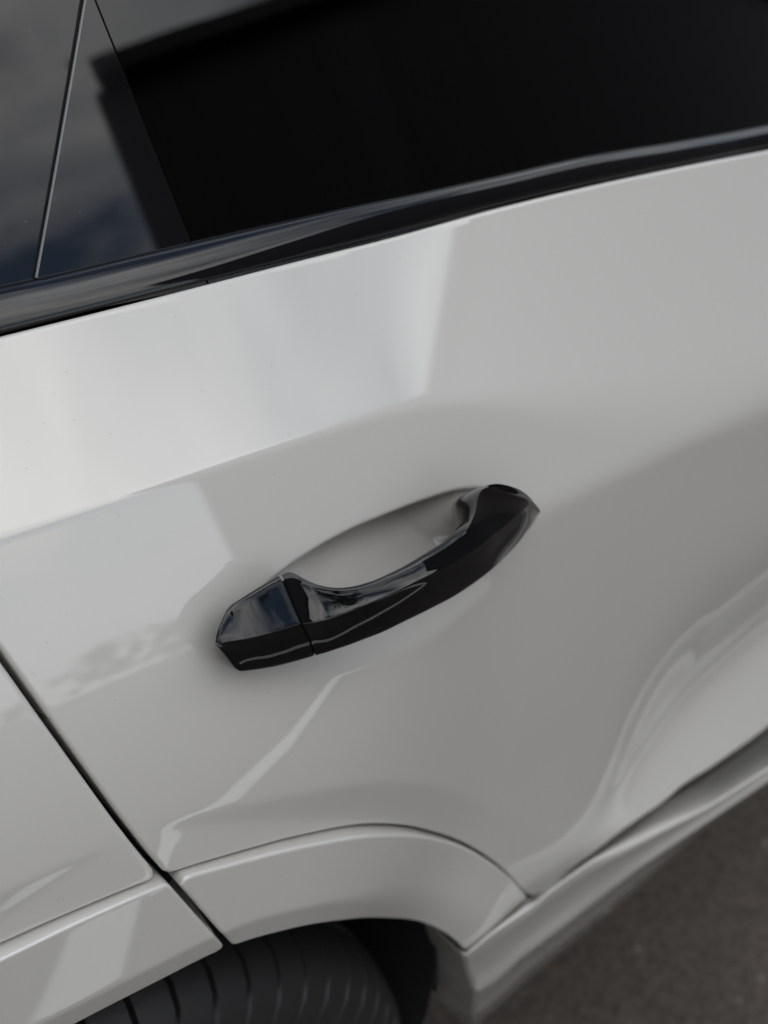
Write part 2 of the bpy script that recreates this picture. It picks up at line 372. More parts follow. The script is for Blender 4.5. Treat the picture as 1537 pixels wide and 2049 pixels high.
def panel(name, xs, zs, yf, phi, r, depth, m, parent, label=None):
    X, Z = np.meshgrid(xs, zs, indexing='ij'); ph = phi(X, Z) - r
    nx, nz = X.shape; V = []; idx = -np.ones(X.shape, int); edge = {}; F = []; clipv = set()
    keep = ph >= 0
    ii = np.argwhere(keep)
    for n, (i, j) in enumerate(ii): idx[i, j] = n
    V = [(xs[i], zs[j]) for i, j in ii]
    cnt = keep[:-1, :-1].astype(int) + keep[1:, :-1] + keep[1:, 1:] + keep[:-1, 1:]
    full = np.argwhere(cnt == 4)
    for i, j in full: F.append((idx[i, j], idx[i+1, j], idx[i+1, j+1], idx[i, j+1]))
    def cut(a, b):
        k = (a, b) if a < b else (b, a)
        if k not in edge:
            fa, fb = ph[k[0]], ph[k[1]]; t = fa / (fa - fb)
            t = min(max(t, .02), .98)
            V.append((xs[k[0][0]] + t * (xs[k[1][0]] - xs[k[0][0]]), zs[k[0][1]] + t * (zs[k[1][1]] - zs[k[0][1]])))
            edge[k] = len(V) - 1; clipv.add(len(V) - 1)
        return edge[k]
    for i, j in np.argwhere((cnt > 0) & (cnt < 4)):
        q = [(i, j), (i+1, j), (i+1, j+1), (i, j+1)]; poly = []
        for k in range(4):
            a, b = q[k], q[(k+1) % 4]
            if keep[a]: poly.append(idx[a])
            if keep[a] != keep[b]: poly.append(cut(a, b))
        if len(poly) >= 3: F.append(tuple(poly))
    P = np.array(V); y = yf(P[:, 0], P[:, 1]); P3 = np.c_[P[:, 0], y, P[:, 1]]
    # hem: round the cut edge over and turn it inwards
    cl = sorted(clipv); cidx = {c: n for n, c in enumerate(cl)}
    if cl:
        c = P[cl]; gx, gz = grad(phi, c[:, 0], c[:, 1]); e = 8e-4
        sx = (yf(c[:, 0] + e, c[:, 1]) - yf(c[:, 0] - e, c[:, 1])) / (2*e); sz = (yf(c[:, 0], c[:, 1] + e) - yf(c[:, 0], c[:, 1] - e)) / (2*e)
        sx = np.clip(sx, -1.2, 1.2); sz = np.clip(sz, -1.2, 1.2)
        o = -np.c_[gx, sx * gx + sz * gz, gz]; o /= np.linalg.norm(o, axis=1)[:, None]
        N = np.c_[-sx, np.ones(len(c)), -sz]; N /= np.linalg.norm(N, axis=1)[:, None]
        base = P3[cl]; rings = []
        for t in np.radians([18, 36, 54, 72, 90]):
            rings.append(base + o * r * math.sin(t) + N * r * (1 - math.cos(t)))
        rings.append(base + o * r + N * (r + min(depth, .004))); rings.append(base + o * r + N * (r + depth))
        n0 = len(P3); nc = len(cl); P3 = np.vstack([P3] + rings)
        used = {}
        for f in F:
            for k in range(len(f)):
                a, b = f[k], f[(k+1) % len(f)]
                if a in cidx and b in cidx: used[(a, b)] = used.get((a, b), 0) + 1
        for (a, b) in list(used):
            if (b, a) in used: continue
            pa, pb = a, b
            for k in range(len(rings)):
                qa, qb = n0 + k * nc + cidx[a], n0 + k * nc + cidx[b]
                F.append((pb, pa, qa, qb)); pa, pb = qa, qb
    o_ = mk(name, P3, F, m, parent)
    if label: o_['label'] = label
    return o_
def grid_lines(segs):
    out = []
    for a, b, s in segs: out.append(np.arange(a, b - 1e-9, s))
    return np.unique(np.round(np.concatenate(out + [[segs[-1][1]]]), 6))
def box(bm, c, s, rot=0.0, bev=0.0):
    r = bmesh.ops.create_cube(bm, size=1.0)
    vs = r['verts']
    bmesh.ops.scale(bm, vec=s, verts=vs)
    if rot: bmesh.ops.rotate(bm, cent=(0, 0, 0), matrix=Matrix.Rotation(rot, 3, 'Y'), verts=vs)
    bmesh.ops.translate(bm, vec=c, verts=vs)
    if bev:
        es = list({e for v in vs for e in v.link_edges})
        bmesh.ops.bevel(bm, geom=es, offset=bev, segments=3, affect='EDGES', profile=.5)
def bobj(name, bm, m, parent=None, smooth=False, loc=None):
    me = bpy.data.meshes.new(name); bm.to_mesh(me); bm.free()
    if smooth: me.polygons.foreach_set('use_smooth', [True] * len(me.polygons))
    return link(name, me, m, parent, loc)

# ------------------------------------------------------------------ the car
car = empty('parked_car', (0.12, .9, 0)); tag(car, 'white parked car with black gloss door handle, seen close at its rear door', 'car')
def cpart(o): 
    o.matrix_parent_inverse = Matrix.Translation(-Vector(car.location)); return o
FD = 1.15                                                    # front edge of the rear door
xs_d = grid_lines([(.08, .25, .002), (.25, .53, .0013), (.53, .80, .003), (.80, 1.16, .006)])
zs_d = grid_lines([(.44, .88, .003), (.88, 1.04, .0013), (1.04, 1.14, .002)])
def phi_door(x, z):
    a = smin(sdist(x, z, GAP) - .0014, sdist(x, z, BOTTOM) - .0004, .0012)
    a = np.minimum(a, belt_phi(x, z) - .0003)
    return np.minimum(a, FD - .0018 - x)
door = cpart(panel('rear_door', xs_d, zs_d, body, phi_door, .0022, .016, PAINT, car))
xs_q = grid_lines([(-.75, -.1, .02), (-.1, .10, .006), (.10, .30, .002)])
zs_q = grid_lines([(.36, .80, .008), (.80, .90, .002), (.90, 1.14, .004)])
def phi_quarter(x, z):
    a = smin(-sdist(x, z, GAP) - .0014, sdist(x, z, BOTTOM) - .0004, .0012)
    return np.minimum(a, belt_phi(x, z) - .0003)
quarter = cpart(panel('quarter_panel', xs_q, zs_q, body, phi_quarter, .0022, .016, PAINT, car))
def phi_front(x, z):
    a = np.minimum(x - FD - .0018, sdist(x, z, BOTTOM) - .0004)
    return np.minimum(np.minimum(a, belt_phi(x, z) - .0003), 2.2 - x)
front = cpart(panel('front_door', grid_lines([(1.14, 2.21, .012)]), grid_lines([(.44, 1.14, .006)]), lambda x, z: S0(x, z), phi_front, .0022, .016, PAINT, car))
xs_f = grid_lines([(-.40, .10, .008), (.10, .70, .0025)]); zs_f = grid_lines([(.30, .60, .003), (.60, .88, .002)])
def phi_fl_door(x, z):
    a = np.minimum(-sdist(x, z, SEAM) - .0004, da(x, z))
    a = smin(a, sdist(x, z, GAP2) - .0016, .0008)
    return np.minimum(a, sdist(x, z, LEDGE) + .003)
def phi_fl_q(x, z):
    a = np.minimum(-sdist(x, z, SEAM) - .0004, da(x, z))
    return np.minimum(smin(a, -sdist(x, z, GAP2) - .0016, .0008), x + .42)
trim1 = cpart(panel('wheel_arch_trim', xs_f, zs_f, flare, phi_fl_door, .0017, .042, PAINT, car))
trim2 = cpart(panel('wheel_arch_trim', grid_lines([(-.45, .10, .006), (.10, .32, .0025)]), grid_lines([(.20, .70, .006), (.70, .88, .0022)]), flare, phi_fl_q, .0017, .042, PAINT, car))

# sill
U = np.concatenate([np.linspace(934, 1090, 40), np.linspace(1096, 1537, 50)])
c1 = np.interp(U, [933, 985, 1053, 1070, 1084, 1182, 1294, 1331, 1418, 1537], [1904, 1856, 1796, 1799, 1791, 1716, 1634, 1612, 1564, 1484])
c2 = np.interp(U, [934, 985, 1066, 1120, 1182, 1273, 1418, 1537], [1907, 1866, 1811, 1768, 1724, 1685, 1615, 1540])
c3 = np.interp(U, [934, 975, 1099, 1273, 1439, 1537], [1980, 1962, 1872, 1739, 1627, 1561])
c4 = np.interp(U, [934, 1000, 1256, 1418, 1537], [2056, 2008, 1797, 1652, 1574])
c2 = np.maximum(c2, c1 + 2.0)
def smooth1(a, k=3):
    for _ in range(k): a = np.r_[a[0], (a[:-2] + 2 * a[1:-1] + a[2:]) / 4, a[-1]]
    return a
fl_y = [float(march(933, 1901, flare)[1]), float(march(1053, 1795, flare)[1])]
y1 = np.interp(U, [933, 1053, 1100, 1182, 1300, 1537], [fl_y[0] + .001, fl_y[1] + .004, -.034, -.028, -.026, -.026])
y2 = np.interp(U, [933, 1066, 1182, 1300, 1537], [fl_y[0] - .004, fl_y[1] - .014, -.044, -.054, -.066])
y3 = np.interp(U, [933, 1066, 1182, 1300, 1537], [fl_y[0] + .006, fl_y[1] - .004, -.036, -.050, -.064])
y4 = y3 + .030
rows = []
def rowpx(U, c, y, push=0):        # push: the end of the sill follows the curve of the wheel opening
    pu = push * np.clip(1 - (U - 934) / 110, 0, 1)
    return np.array([aty(u + p, w, yy) for u, p, w, yy in zip(U, pu, smooth1(c), smooth1(y, 6))])
r1, r2, r3, r4 = rowpx(U, c1, y1), rowpx(U, c2, y2), rowpx(U, c3, y3, 22), rowpx(U, c4, y4, 16)
r0 = r1 + np.array([0, .005, -.003]); r5 = r4 + np.array([0, .06, -.012])
def ext(r):
    d = (r[-1] - r[-8]); d = d / d[0]; t = np.array([.1, .3, .6, 1.2])
    e = r[-1] + t[:, None] * np.array([1, d[1] * .2, d[2] * .4]); return np.vstack([r, e])
rr = [ext(r) for r in (r0, r1, r2, r3, r4, r5)]
def blend(a, b, t): return a * (1 - t) + b * t
rows = [rr[0], blend(rr[0], rr[1], .9), blend(rr[1], rr[2], .06), blend(rr[1], rr[2], .5), blend(rr[1], rr[2], .9), blend(rr[2], rr[3], .06),
        blend(rr[2], rr[3], .35) + [0, .003, 0], blend(rr[2], rr[3], .7) + [0, .003, 0], blend(rr[2], rr[3], .90) + [0, .002, 0], rr[3] + [0, -.001, .0], blend(rr[3], rr[4], .08), blend(rr[3], rr[4], .6), rr[4], rr[5]]
V, F = loft(rows); F = [f[::-1] for f in F]
nrow = len(rows); nn = len(rr[0]); base = len(V)
ends = [(-.0012, .0003), (-.0024, .0014), (-.0031, .0032), (-.0033, .045)]
V = np.vstack([V] + [np.array([r[0] + np.array([a, b, 0]) for r in rows]) for a, b in ends])
for i in range(nrow - 1):
    F.append((i * nn, (i+1) * nn, base + i + 1, base + i))
    for e in range(3): b0 = base + e * nrow; F.append((b0 + i, b0 + i + 1, b0 + nrow + i + 1, b0 + nrow + i))
sill = cpart(mk('sill_trim', V, F, PAINT, car))

# shell coloured near black to put shade behind the gaps and sill slot
V, F = loft([np.array([[x, float(S0(x, z)) + .030 + (.02 if z > 1.0 else 0) + (.012 if .86 < z < 1.0 and .2 < x < .55 else 0), z] for x in np.linspace(-.74, 2.2, 90)]) for z in np.linspace(1.10, .83, 14)])
cpart(mk('gap_shade_shell', V, [f[::-1] for f in F], CAVITY, car))
V, F = loft([np.array([[x, max(float(S0(x, z)), 0) + .075, z] for x in np.linspace(.56, 2.2, 50)]) for z in np.linspace(.84, .30, 12)])
cpart(mk('gap_shade_shell', V, [f[::-1] for f in F], CAVITY, car))

# wheel well liner
th = np.radians(np.linspace(-20, 200, 60)); RL = ar + .018
rows = []
for y in (.012, .05, .15, .30, .42):
    rows.append(np.c_[ac[0] + RL * np.cos(th), np.full(60, y), ac[1] + RL * np.sin(th)])
V, F = loft(rows)
cen = len(V); V = np.vstack([V, [[ac[0], .42, ac[1]]]])
for k in range(59): F.append((4 * 60 + k, 4 * 60 + k + 1, cen))
cpart(mk('wheel_well_liner', V, F, LINER, car))

# wheel
TR = .348; TY = -.003; TW = .25
wheel = cpart(empty('wheel')); wheel.parent = car; wheel.matrix_parent_inverse = Matrix.Identity(4)
wheel.location = Vector((ac[0] + .010, TY, TR + .002)) - Vector(car.location)
def tyre_mesh():
    NS = 70; sub = 20                            # blocks round the tyre, samples per block
    prof = [(-.0, TR - .10), (-.006, TR - .085), (-.009, TR - .065), (-.008, TR - .045), (-.003, TR - .028), (.006, TR - .0155), (.018, TR - .0075), (.031, TR - .0035),
            (.045, TR - .0012), (.0465, TR - .009), (.0545, TR - .009), (.056, TR - .0008), (.085, TR), (.0865, TR - .009), (.095, TR - .009), (.0965, TR),
            (.140, TR), (.1415, TR - .009), (.15, TR - .009), (.1515, TR), (.185, TR - .002), (.22, TR - .012), (.24, TR - .04), (.245, TR - .10)]
    ns = NS * sub; V = []; F = []
    for k in range(ns):
        f = (k % sub) / sub; a0 = 2 * math.pi * k / ns
        for i, (y, r) in enumerate(prof):
            cutd = 0
            groove = (k % sub) in (0, 1)
            if groove and 3 <= i <= 8: cutd = .007 if i > 4 else .0035
            if groove and i in (11, 12) and (k // sub) % 1 == 0: cutd = .004
            if (k % sub) in (9,) and i in (15, 16): cutd = .004
            aa = a0 + (.35 * max(0, y - .02) if y < .05 else .35 * .03 + .5 * (y - .05)) * .6
            rr_ = r - cutd
            V.append((rr_ * math.cos(aa), y, rr_ * math.sin(aa)))
    m = len(prof)
    for k in range(ns):
        k2 = (k + 1) % ns
        for i in range(m - 1):
            F.append((k * m + i, k * m + i + 1, k2 * m + i + 1, k2 * m + i))
    return V, F
V, F = tyre_mesh(); tyre = mk('tyre', V, F, TYRE, wheel)
tyre.data.update()
from math import radians
md = tyre.modifiers.new('edges', 'EDGE_SPLIT'); md.split_angle = radians(38)
NR = 120; prof = [(.01, TR - .10), (.004, TR - .103), (.012, TR - .115), (.09, TR - .125), (.12, .06), (.05, .05), (.045, .0)]
V = [(r * math.cos(2 * math.pi * k / NR), y, r * math.sin(2 * math.pi * k / NR)) for k in range(NR) for y, r in prof]
F = [(k * 7 + i, k * 7 + i + 1, ((k + 1) % NR) * 7 + i + 1, ((k + 1) % NR) * 7 + i) for k in range(NR) for i in range(6)]
mk('rim', V, F, RIMM, wheel)
bm = bmesh.new()
for k in range(10):
    a = 2 * math.pi * k / 10
    r = bmesh.ops.create_cube(bm, size=1); bmesh.ops.scale(bm, vec=(TR - .15, .03, .03), verts=r['verts'])
    bmesh.ops.translate(bm, vec=((TR - .15) / 2 + .04, .035, 0), verts=r['verts']); bmesh.ops.rotate(bm, cent=(0, 0, 0), matrix=Matrix.Rotation(a, 3, 'Y'), verts=r['verts'])
bobj('spokes', bm, RIMM, wheel)

# ------------------------------------------------------------------ belt trim
tt_px = [(-120,606),(0,578),(120,552),(250,521),(385,490),(540,455),(700,420),(870,385),(1020,352),(1170,318),(1350,288),(1537,255)]
tb_px = [(-120,695),(0,665),(225,609),(450,552),(610,511),(768,472),(1000,409),(1200,362),(1370,327),(1537,295)]
def aty_c(u, w, y0):
    return march(u, w, lambda x, z: y0 + (x - .45) ** 2 / 12 - (.0075 * sstep((x - .28) / .22) if y0 > .1 else 0), y0=y0)
TT = catmull([aty_c(u, w, .1055) for u, w in tt_px], 160); TB = catmull([aty_c(u, w + float(np.interp(u, [0, 420], [5.0, 1.5])), .0920) for u, w in tb_px], 160)
def longx(T):
    xs = np.linspace(max(TT[0][0], TB[0][0]) - .002, .80, 150)
    q = np.c_[xs, np.interp(xs, T[:, 0], T[:, 1]), np.interp(xs, T[:, 0], T[:, 2])]
    L = np.array([[-.7, q[0, 1], q[0, 2] - .01], [-.2, q[0, 1], q[0, 2] - .003]]); R = np.array([[1.2, q[-1, 1], q[-1, 2] - .002], [2.2, q[-1, 1], q[-1, 2] - .01]])
    return np.vstack([L, q, R])
tt, tb = longx(TT), longx(TB)
rows = [tt + [0, .012, -.004], tt + [0, .003, 0.0002], tt + [0, .0008, .0002]]
for k in range(1, 12):
    t = k / 12; bulge = .0016 * math.sin(math.pi * t) ** .8
    rows.append(blend(tt, tb, t) + np.array([0, -bulge, bulge * .75]))
rows += [tb + [0, .0004, .0004], tb + [0, .0012, 0], tb + [0, .012, -.001]]
V, F = loft(rows); belt = mk('belt_trim', V, [f[::-1] for f in F], BLACK, car); cpart(belt)

# ------------------------------------------------------------------ windows
GS = .47                                                         # lean of the side glass
def gy(x, z): return .1085 + (z - 1.107) * GS + .10 * (z - 1.107) ** 2 + (x - .5) ** 2 / 8
def g_at(u, w, off=0.0): return march(u, w, lambda x, z: gy(x, z) + off, y0=.12)
A1, A0 = g_at(170, 0), g_at(70, 565); B1, B0 = g_at(190, 0), g_at(385, 490)
def lerpx(p0, p1, z): return p0[0] + (p1[0] - p0[0]) * (z - p0[2]) / (p1[2] - p0[2])
Zg = np.linspace(1.085, 1.235, 50)
Zall = np.concatenate([Zg, [1.30, 1.40, 1.50]])
def xa(z): return lerpx(A0, A1, z)
zt = A1[2]
def xb(z): 
    return max(lerpx(B0, B1, z), xa(z) + .0035)
def pane(name, xl, xr, off, m, nx=30, cur=None, thick=.0015, label=None, Zr=Zall):
    V = []; F = []
    for z in Zr:
        for k in range(nx):
            x = xl(z) + (xr(z) - xl(z)) * k / (nx - 1)
            y = gy(x, z) + off + (cur(x, z) if cur else 0)
            V.append((x, y, z))
    n = len(V); mz = len(Zr)
    for i in range(mz - 1):
        for k in range(nx - 1):
            a = i * nx + k; F.append((a, a + 1, a + nx + 1, a + nx))
    V += [(x, y + thick, z) for x, y, z in V]
    for i in range(mz - 1):
        for k in range(nx - 1):
            a = n + i * nx + k; F.append((a, a + nx, a + nx + 1, a + 1))
    for i in range(mz - 1):
        a = i * nx; F.append((a, a + nx, n + a + nx, n + a)); a += nx - 1; F.append((a + nx, a, n + a, n + a + nx))
    for k in range(nx - 1):
        F.append((k + 1, k, n + k, n + k + 1)); a = (mz - 1) * nx + k; F.append((a, a + 1, n + a + 1, n + a))
    o = mk(name, V, F, m, car); cpart(o)
    # keep the rim sharp
    o.data.polygons.foreach_set('use_smooth', [True] * len(o.data.polygons))
    md = o.modifiers.new('edges', 'EDGE_SPLIT'); md.split_angle = math.radians(40)
    if label: o['label'] = label
    return o
side_glass = pane('door_window', lambda z: xb(z) + .0010, lambda z: 1.12 if z < 1.3 else 1.0, .0, GLASS, nx=60, cur=lambda x, z: .0007 + .02 * (x - .3) ** 2)
applique = pane('pillar_panel', lambda z: xa(z) + .0006, lambda z: xb(z) - .0007, -.0006, BLACK, nx=24,
                cur=lambda x, z: .04 * max(0, x - xa(z)) ** 2, label='glossy black triangular pillar panel')
quarter_glass = pane('quarter_window', lambda z: -.30 + (z - 1.1) * .4, lambda z: xa(z) - .0024, .0, BLACK, nx=40, cur=lambda x, z: .25 * (x - .28) ** 2 + .016 * (x - .28))
# pillar panel edge with caught light painted grey, and the rubber behind the gaps
def strip(name, fx, w, off, dep, m, Zr=Zall):
    L = []
    for dx_, dy_ in ((-w / 2, dep), (-w / 2, .0004), (-w / 4, 0), (w / 4, 0), (w / 2, .0004), (w / 2, dep)):
        L.append(np.array([[fx(z) + dx_, gy(fx(z), z) + off + dy_, z] for z in Zr]))
    V, F = loft(L); o = mk(name, V, F, m, car); cpart(o); return o
strip('pillar_edge_glint', lambda z: xa(z) + .0001, .0011, -.0009, .0012, STRIP)
strip('window_seal', lambda z: xa(z) - .0012, .0036, .0016, .002, CAVITY)
strip('window_seal', lambda z: xb(z) + .0001, .0024, .0022, .002, CAVITY)

# ------------------------------------------------------------------ roof, far side, cabin
bm = bmesh.new()
V = []; prof = [(.300, 1.50), (.305, 1.525), (.36, 1.56), (.5, 1.59), (.9, 1.605), (1.35, 1.59), (1.5, 1.56), (1.55, 1.50), (1.50, 1.485), (.36, 1.485)]
V, F = loft([np.array([[x, y, z + .02 * math.sin((x + .7) / 2.9 * math.pi)] for x in np.linspace(-.6, 2.1, 12)]) for y, z in prof], closed=True)
cpart(mk('roof', V, F, PAINT, car))
V, F = loft([np.array([[x, y, z] for x in np.linspace(-.74, 2.2, 6)]) for y, z in [(1.72, 1.09), (1.80, 1.03), (1.83, .9), (1.82, .7), (1.80, .35), (1.6, .25), (.2, .25), (.10, .30)]])
cpart(mk('far_body_side', V, F, PAINT, car))
V, F = loft([np.array([[x, y, z] for x in np.linspace(-.74, 2.2, 6)]) for y, z in [(1.70, 1.10), (1.66, 1.08), (1.64, .9), (1.62, .45), (.20, .45), (.19, .9), (.17, 1.08), (.125, 1.085)]])
cpart(mk('cabin_lining', V, F, FABRIC, car))
V, F = loft([np.array([[x, y, z] for x in (-.3, 2.1)]) for y, z in [(1.70, 1.10), (1.68, 1.2), (1.6, 1.35), (1.51, 1.49)]])
cpart(mk('far_window', V, F, GLASSF, car))
for xx in (-.74, 2.2):
    V = [(xx, .06, .3), (xx, 1.8, .3), (xx, 1.8, 1.05), (xx, 1.5, 1.5), (xx, .32, 1.5), (xx, .09, 1.09)]
    if xx > 0: V = [(xx, .06, .3), (xx, 1.8, .3), (xx, 1.8, .86), (xx, 1.5, .90), (xx, .32, .90), (xx, .09, .86)]
    cpart(mk('end_bulkhead', V + [(x + .01, y, z) for x, y, z in V], [(0, 1, 2, 3, 4, 5), (11, 10, 9, 8, 7, 6)] + [(i, (i + 1) % 6, 6 + (i + 1) % 6, 6 + i) for i in range(6)], CAVITY, car, smooth=False))
V = [(2.2, .09, .87), (2.2, 1.8, .87), (2.05, 1.5, 1.49), (2.05, .32, 1.49)]
cpart(mk('windscreen', V, [(0, 1, 2, 3)], GLASSF, car, smooth=False))
bm = bmesh.new(); box(bm, (2.06, .95, .80), (.24, 1.3, .10), .06, .03); cpart(bobj('dashboard', bm, LEATHER, car, True))
bm = bmesh.new(); box(bm, (2.00, .95, .862), (.10, 1.26, .012), .06, .004); cpart(bobj('dashboard_glint_strip', bm, STRIP, car, True))  # pale strip added to show as a glint through the glass
# front seat with headrest
bm = bmesh.new(); box(bm, (1.32, .50, .98), (.14, .48, .55), .18, .05); seat = cpart(bobj('front_seat', bm, LEATHER, car, True))
bm = bmesh.new(); box(bm, (1.24, .50, 1.33), (.09, .27, .17), .12, .035)
hr = bobj('headrest', bm, LEATHER, seat, True)
bm = bmesh.new(); box(bm, (.30, .9, .85), (.18, 1.2, .60), .25, .05); cpart(bobj('rear_seat_back', bm, FABRIC, car, True))
for yy in (.5, 1.25):
    bm = bmesh.new(); box(bm, (.22, yy, 1.20), (.09, .26, .15), .2, .035); cpart(bobj('rear_headrest', bm, FABRIC, car, True))

# ------------------------------------------------------------------ door handle
def P3(pt, y): return aty(pt[0], pt[1], y)
# stations along the strap: back top edge, front top edge, ridge, bottom edge, with their depths
ST = [
 ((564,1150),(569,1158),(606,1248),(633,1312), -0.0100, 0, -0.0300, 0, 38, 0),
 ((578,1143),(584,1153),(627,1247),(652,1307), -0.0100, 0, -0.0308, 0, 38, 0),
 ((591,1148),(598,1158),(645,1243),(672,1300), -0.0100, 0, -0.0320, 0, 39, 0),
 ((614,1161),(620,1168),(668,1236),(697,1292), -0.0100, 0, -0.0340, 0, 40, 0),
 ((647,1173),(652,1179),(700,1225),(728,1280), -0.0100, 0, -0.0370, 0, 42, 0),
 ((688,1176),(692,1182),(736,1209),(765,1266), -0.0100, 0, -0.0400, 0, 44, 0),
 ((735,1166),(738,1173),(780,1190),(810,1244), -0.0100, 0, -0.0430, 0, 44, 0),
 ((789,1143),(793,1150),(830,1165),(865,1217), -0.0100, 0, -0.0455, 0, 42, 0),
 ((851,1108),(856,1116),(885,1138),(922,1186), -0.0400, 0, -0.0465, 0, 40, 0),
 ((899,1077),(906,1086),(935,1110),(965,1156), -0.0360, 0, -0.0458, 0, 36, 0),
 ((913,1062),(927,1068),(960,1093),(990,1136), -0.0290, 0, -0.0445, 0, 33, 0),
 ((918,1044),(940,1046),(982,1076),(1012,1114), -0.0190, 0, -0.0425, 0, 30, 0),
 ((917,1026),(949,1024),(1000,1062),(1030,1096), -0.0120, 0, -0.0400, 0, 28, 0),
 ((914,1010),(953,1004),(1016,1049),(1045,1078), -0.0080, 0, -0.0372, 0, 27, 0),
 ((921,994),(955,986),(1031,1036),(1056,1062), -0.0060, 0, -0.0345, 0, 26, 0),
 ((942,983),(966,974),(1044,1024),(1065,1051), -0.0070, 0, -0.0320, 0, 25, 0),
 ((985,968),(998,970),(1056,1014),(1072,1040), -0.0100, 0, -0.0285, 0, 24, 0),
 ((1013,970),(1022,974),(1064,1009),(1077,1032), -0.0130, 0, -0.0255, 0, 22, 0),
 ((1045,981),(1049,986),(1071,1010),(1080,1027), -0.0150, 0, -0.0220, 0, 20, 0),
 ((1062,996),(1064,1000),(1076,1014),(1081,1025), -0.0160, 0, -0.0195, 0, 18, 0),
]
def rows_from(ST, n, deepen_front=.0):
    T = catmull([P3(s[0], s[4]) for s in ST], n); Fq = catmull([P3(s[1], s[5]) for s in ST], n)
    R = catmull([P3(s[2], s[6]) for s in ST], n); Bq = catmull([P3(s[3], s[7]) for s in ST], n)
    return T, Fq, R, Bq
# resample all four lines with the same station parameter
def gsm(a, sig):
    if sig <= 0: return a
    k = int(sig * 3) + 1; n = len(a); w = np.exp(-.5 * (np.arange(-k, k + 1) / sig) ** 2); w /= w.sum()
    k2 = min(k, n - 1)
    pre = 2 * a[0] - a[k2:0:-1]; post = 2 * a[-1] - a[-2:-k2 - 2:-1]
    if k2 < k: pre = np.vstack([np.repeat(pre[:1], k - k2, 0), pre]); post = np.vstack([post, np.repeat(post[-1:], k - k2, 0)])
    e = np.vstack([pre, a, post]); return np.array([(e[i:i + 2 * k + 1] * w[:, None]).sum(0) for i in range(n)])
def hit(u, w, p, N):                # the traced line of sight meets the facet plane through p
    r = ray(u, w); t = ((p - CAM) @ N) / (r @ N); return CAM + t * r
def same_param(ST, n):
    """depth of the ridge is given (slot 6), facet tilts are slots 8 (upper) and 9 (lower); the back edge has depth slot 4"""
    Q = np.array([[c for p in st[:4] for c in p] + [5000 * st[4], 5000 * st[6], 20 * st[8], 20 * st[9]] for st in ST], float)
    C = catmull(Q, n); U_, Y_ = C[:, :8], C[:, 8:]
    if n > 20: U_ = gsm(U_, n * .012); Y_ = gsm(Y_, n * .05)
    yT, yR, th, tb = Y_[:, 0] / 5000, Y_[:, 1] / 5000, np.radians(Y_[:, 2] / 20), np.radians(Y_[:, 3] / 20)
    R_ = np.array([aty(U_[k, 4], U_[k, 5], yR[k]) for k in range(n)])
    tg = np.gradient(R_, axis=0)
    if n > 20: tg = gsm(tg, n * .04)
    tg /= np.linalg.norm(tg, axis=1)[:, None]
    T, Fq, Bq = [], [], []
    def nrm(k, a):
        n0 = np.array([0, -math.cos(a), math.sin(a)]); n0 = n0 - (n0 @ tg[k]) * tg[k]; return n0 / np.linalg.norm(n0)
    for k in range(n):
        f = hit(U_[k, 2], U_[k, 3], R_[k], nrm(k, th[k])); b = hit(U_[k, 6], U_[k, 7], R_[k], nrm(k, tb[k]))
        t1 = hit(U_[k, 0], U_[k, 1], f, nrm(k, th[k] + .35)); t2 = aty(U_[k, 0], U_[k, 1], yT[k])
        d = math.hypot(U_[k, 0] - U_[k, 2], U_[k, 1] - U_[k, 3]); w = float(sstep((d - 11) / 13))
        T.append(t1 * (1 - w) + t2 * w); Fq.append(f); Bq.append(b)
    return np.array(T), np.array(Fq), R_, np.array(Bq)
def handle_mesh(ST, n, hollow, concave):
    T, Fq, R, Bq = same_param(ST, n)
    out_ = np.array([0, -1, 0.])
    rows = []
    back = np.array([.010, .0122, -.0125])
    def L(a, b, t, lift=0): return a * (1 - t) + b * t + lift * np.array([0, 1, .25])[None, :]
    cv = concave[:, None] if hasattr(concave, '__len__') else concave
    def LL(a, b, t, k): 
        return a * (1 - t) + b * t + k * cv * np.array([0, 1, -.2])[None, :]
    rows = [T + back, T + back * .3, T + back * .04, L(T, Fq, .35), L(T, Fq, .8), L(Fq, R, .04)]
    for t in (.14, .26, .4, .54, .68, .8, .9): rows.append(LL(Fq, R, t, math.sin(math.pi * t)))
    rows += [L(Fq, R, .965), L(Fq, R, .99) , L(R, Bq, .02), L(R, Bq, .05)]
    for t in (.15, .35, .6, .8, .93): rows.append(L(R, Bq, t, -.0012 * math.sin(math.pi * t)))
    rows += [L(R, Bq, .99), Bq + [.0002, .0012, -.0004], Bq + [.0082, .0122, -.0117]]
    V, F = loft(rows, closed=True); m = len(rows); nn = n
    for k, rev in ((0, False), (nn - 1, True)):
        c = len(V); V = np.vstack([V, np.mean([r[k] for r in rows], axis=0)[None]])
        for i in range(m):
            a, b = i * nn + k, ((i + 1) % m) * nn + k
            F.append((a, b, c) if not rev else (b, a, c))
    return V, [f[::-1] for f in F]
conc = np.interp(np.linspace(0, 1, 170), [0, .08, .3, .6, .8, 1], [.0003, .0012, .0004, .0, .0008, .0002])
V, F = handle_mesh(ST, 170, True, conc)
strap = mk('door_handle', V, F, HANDLE, door); 
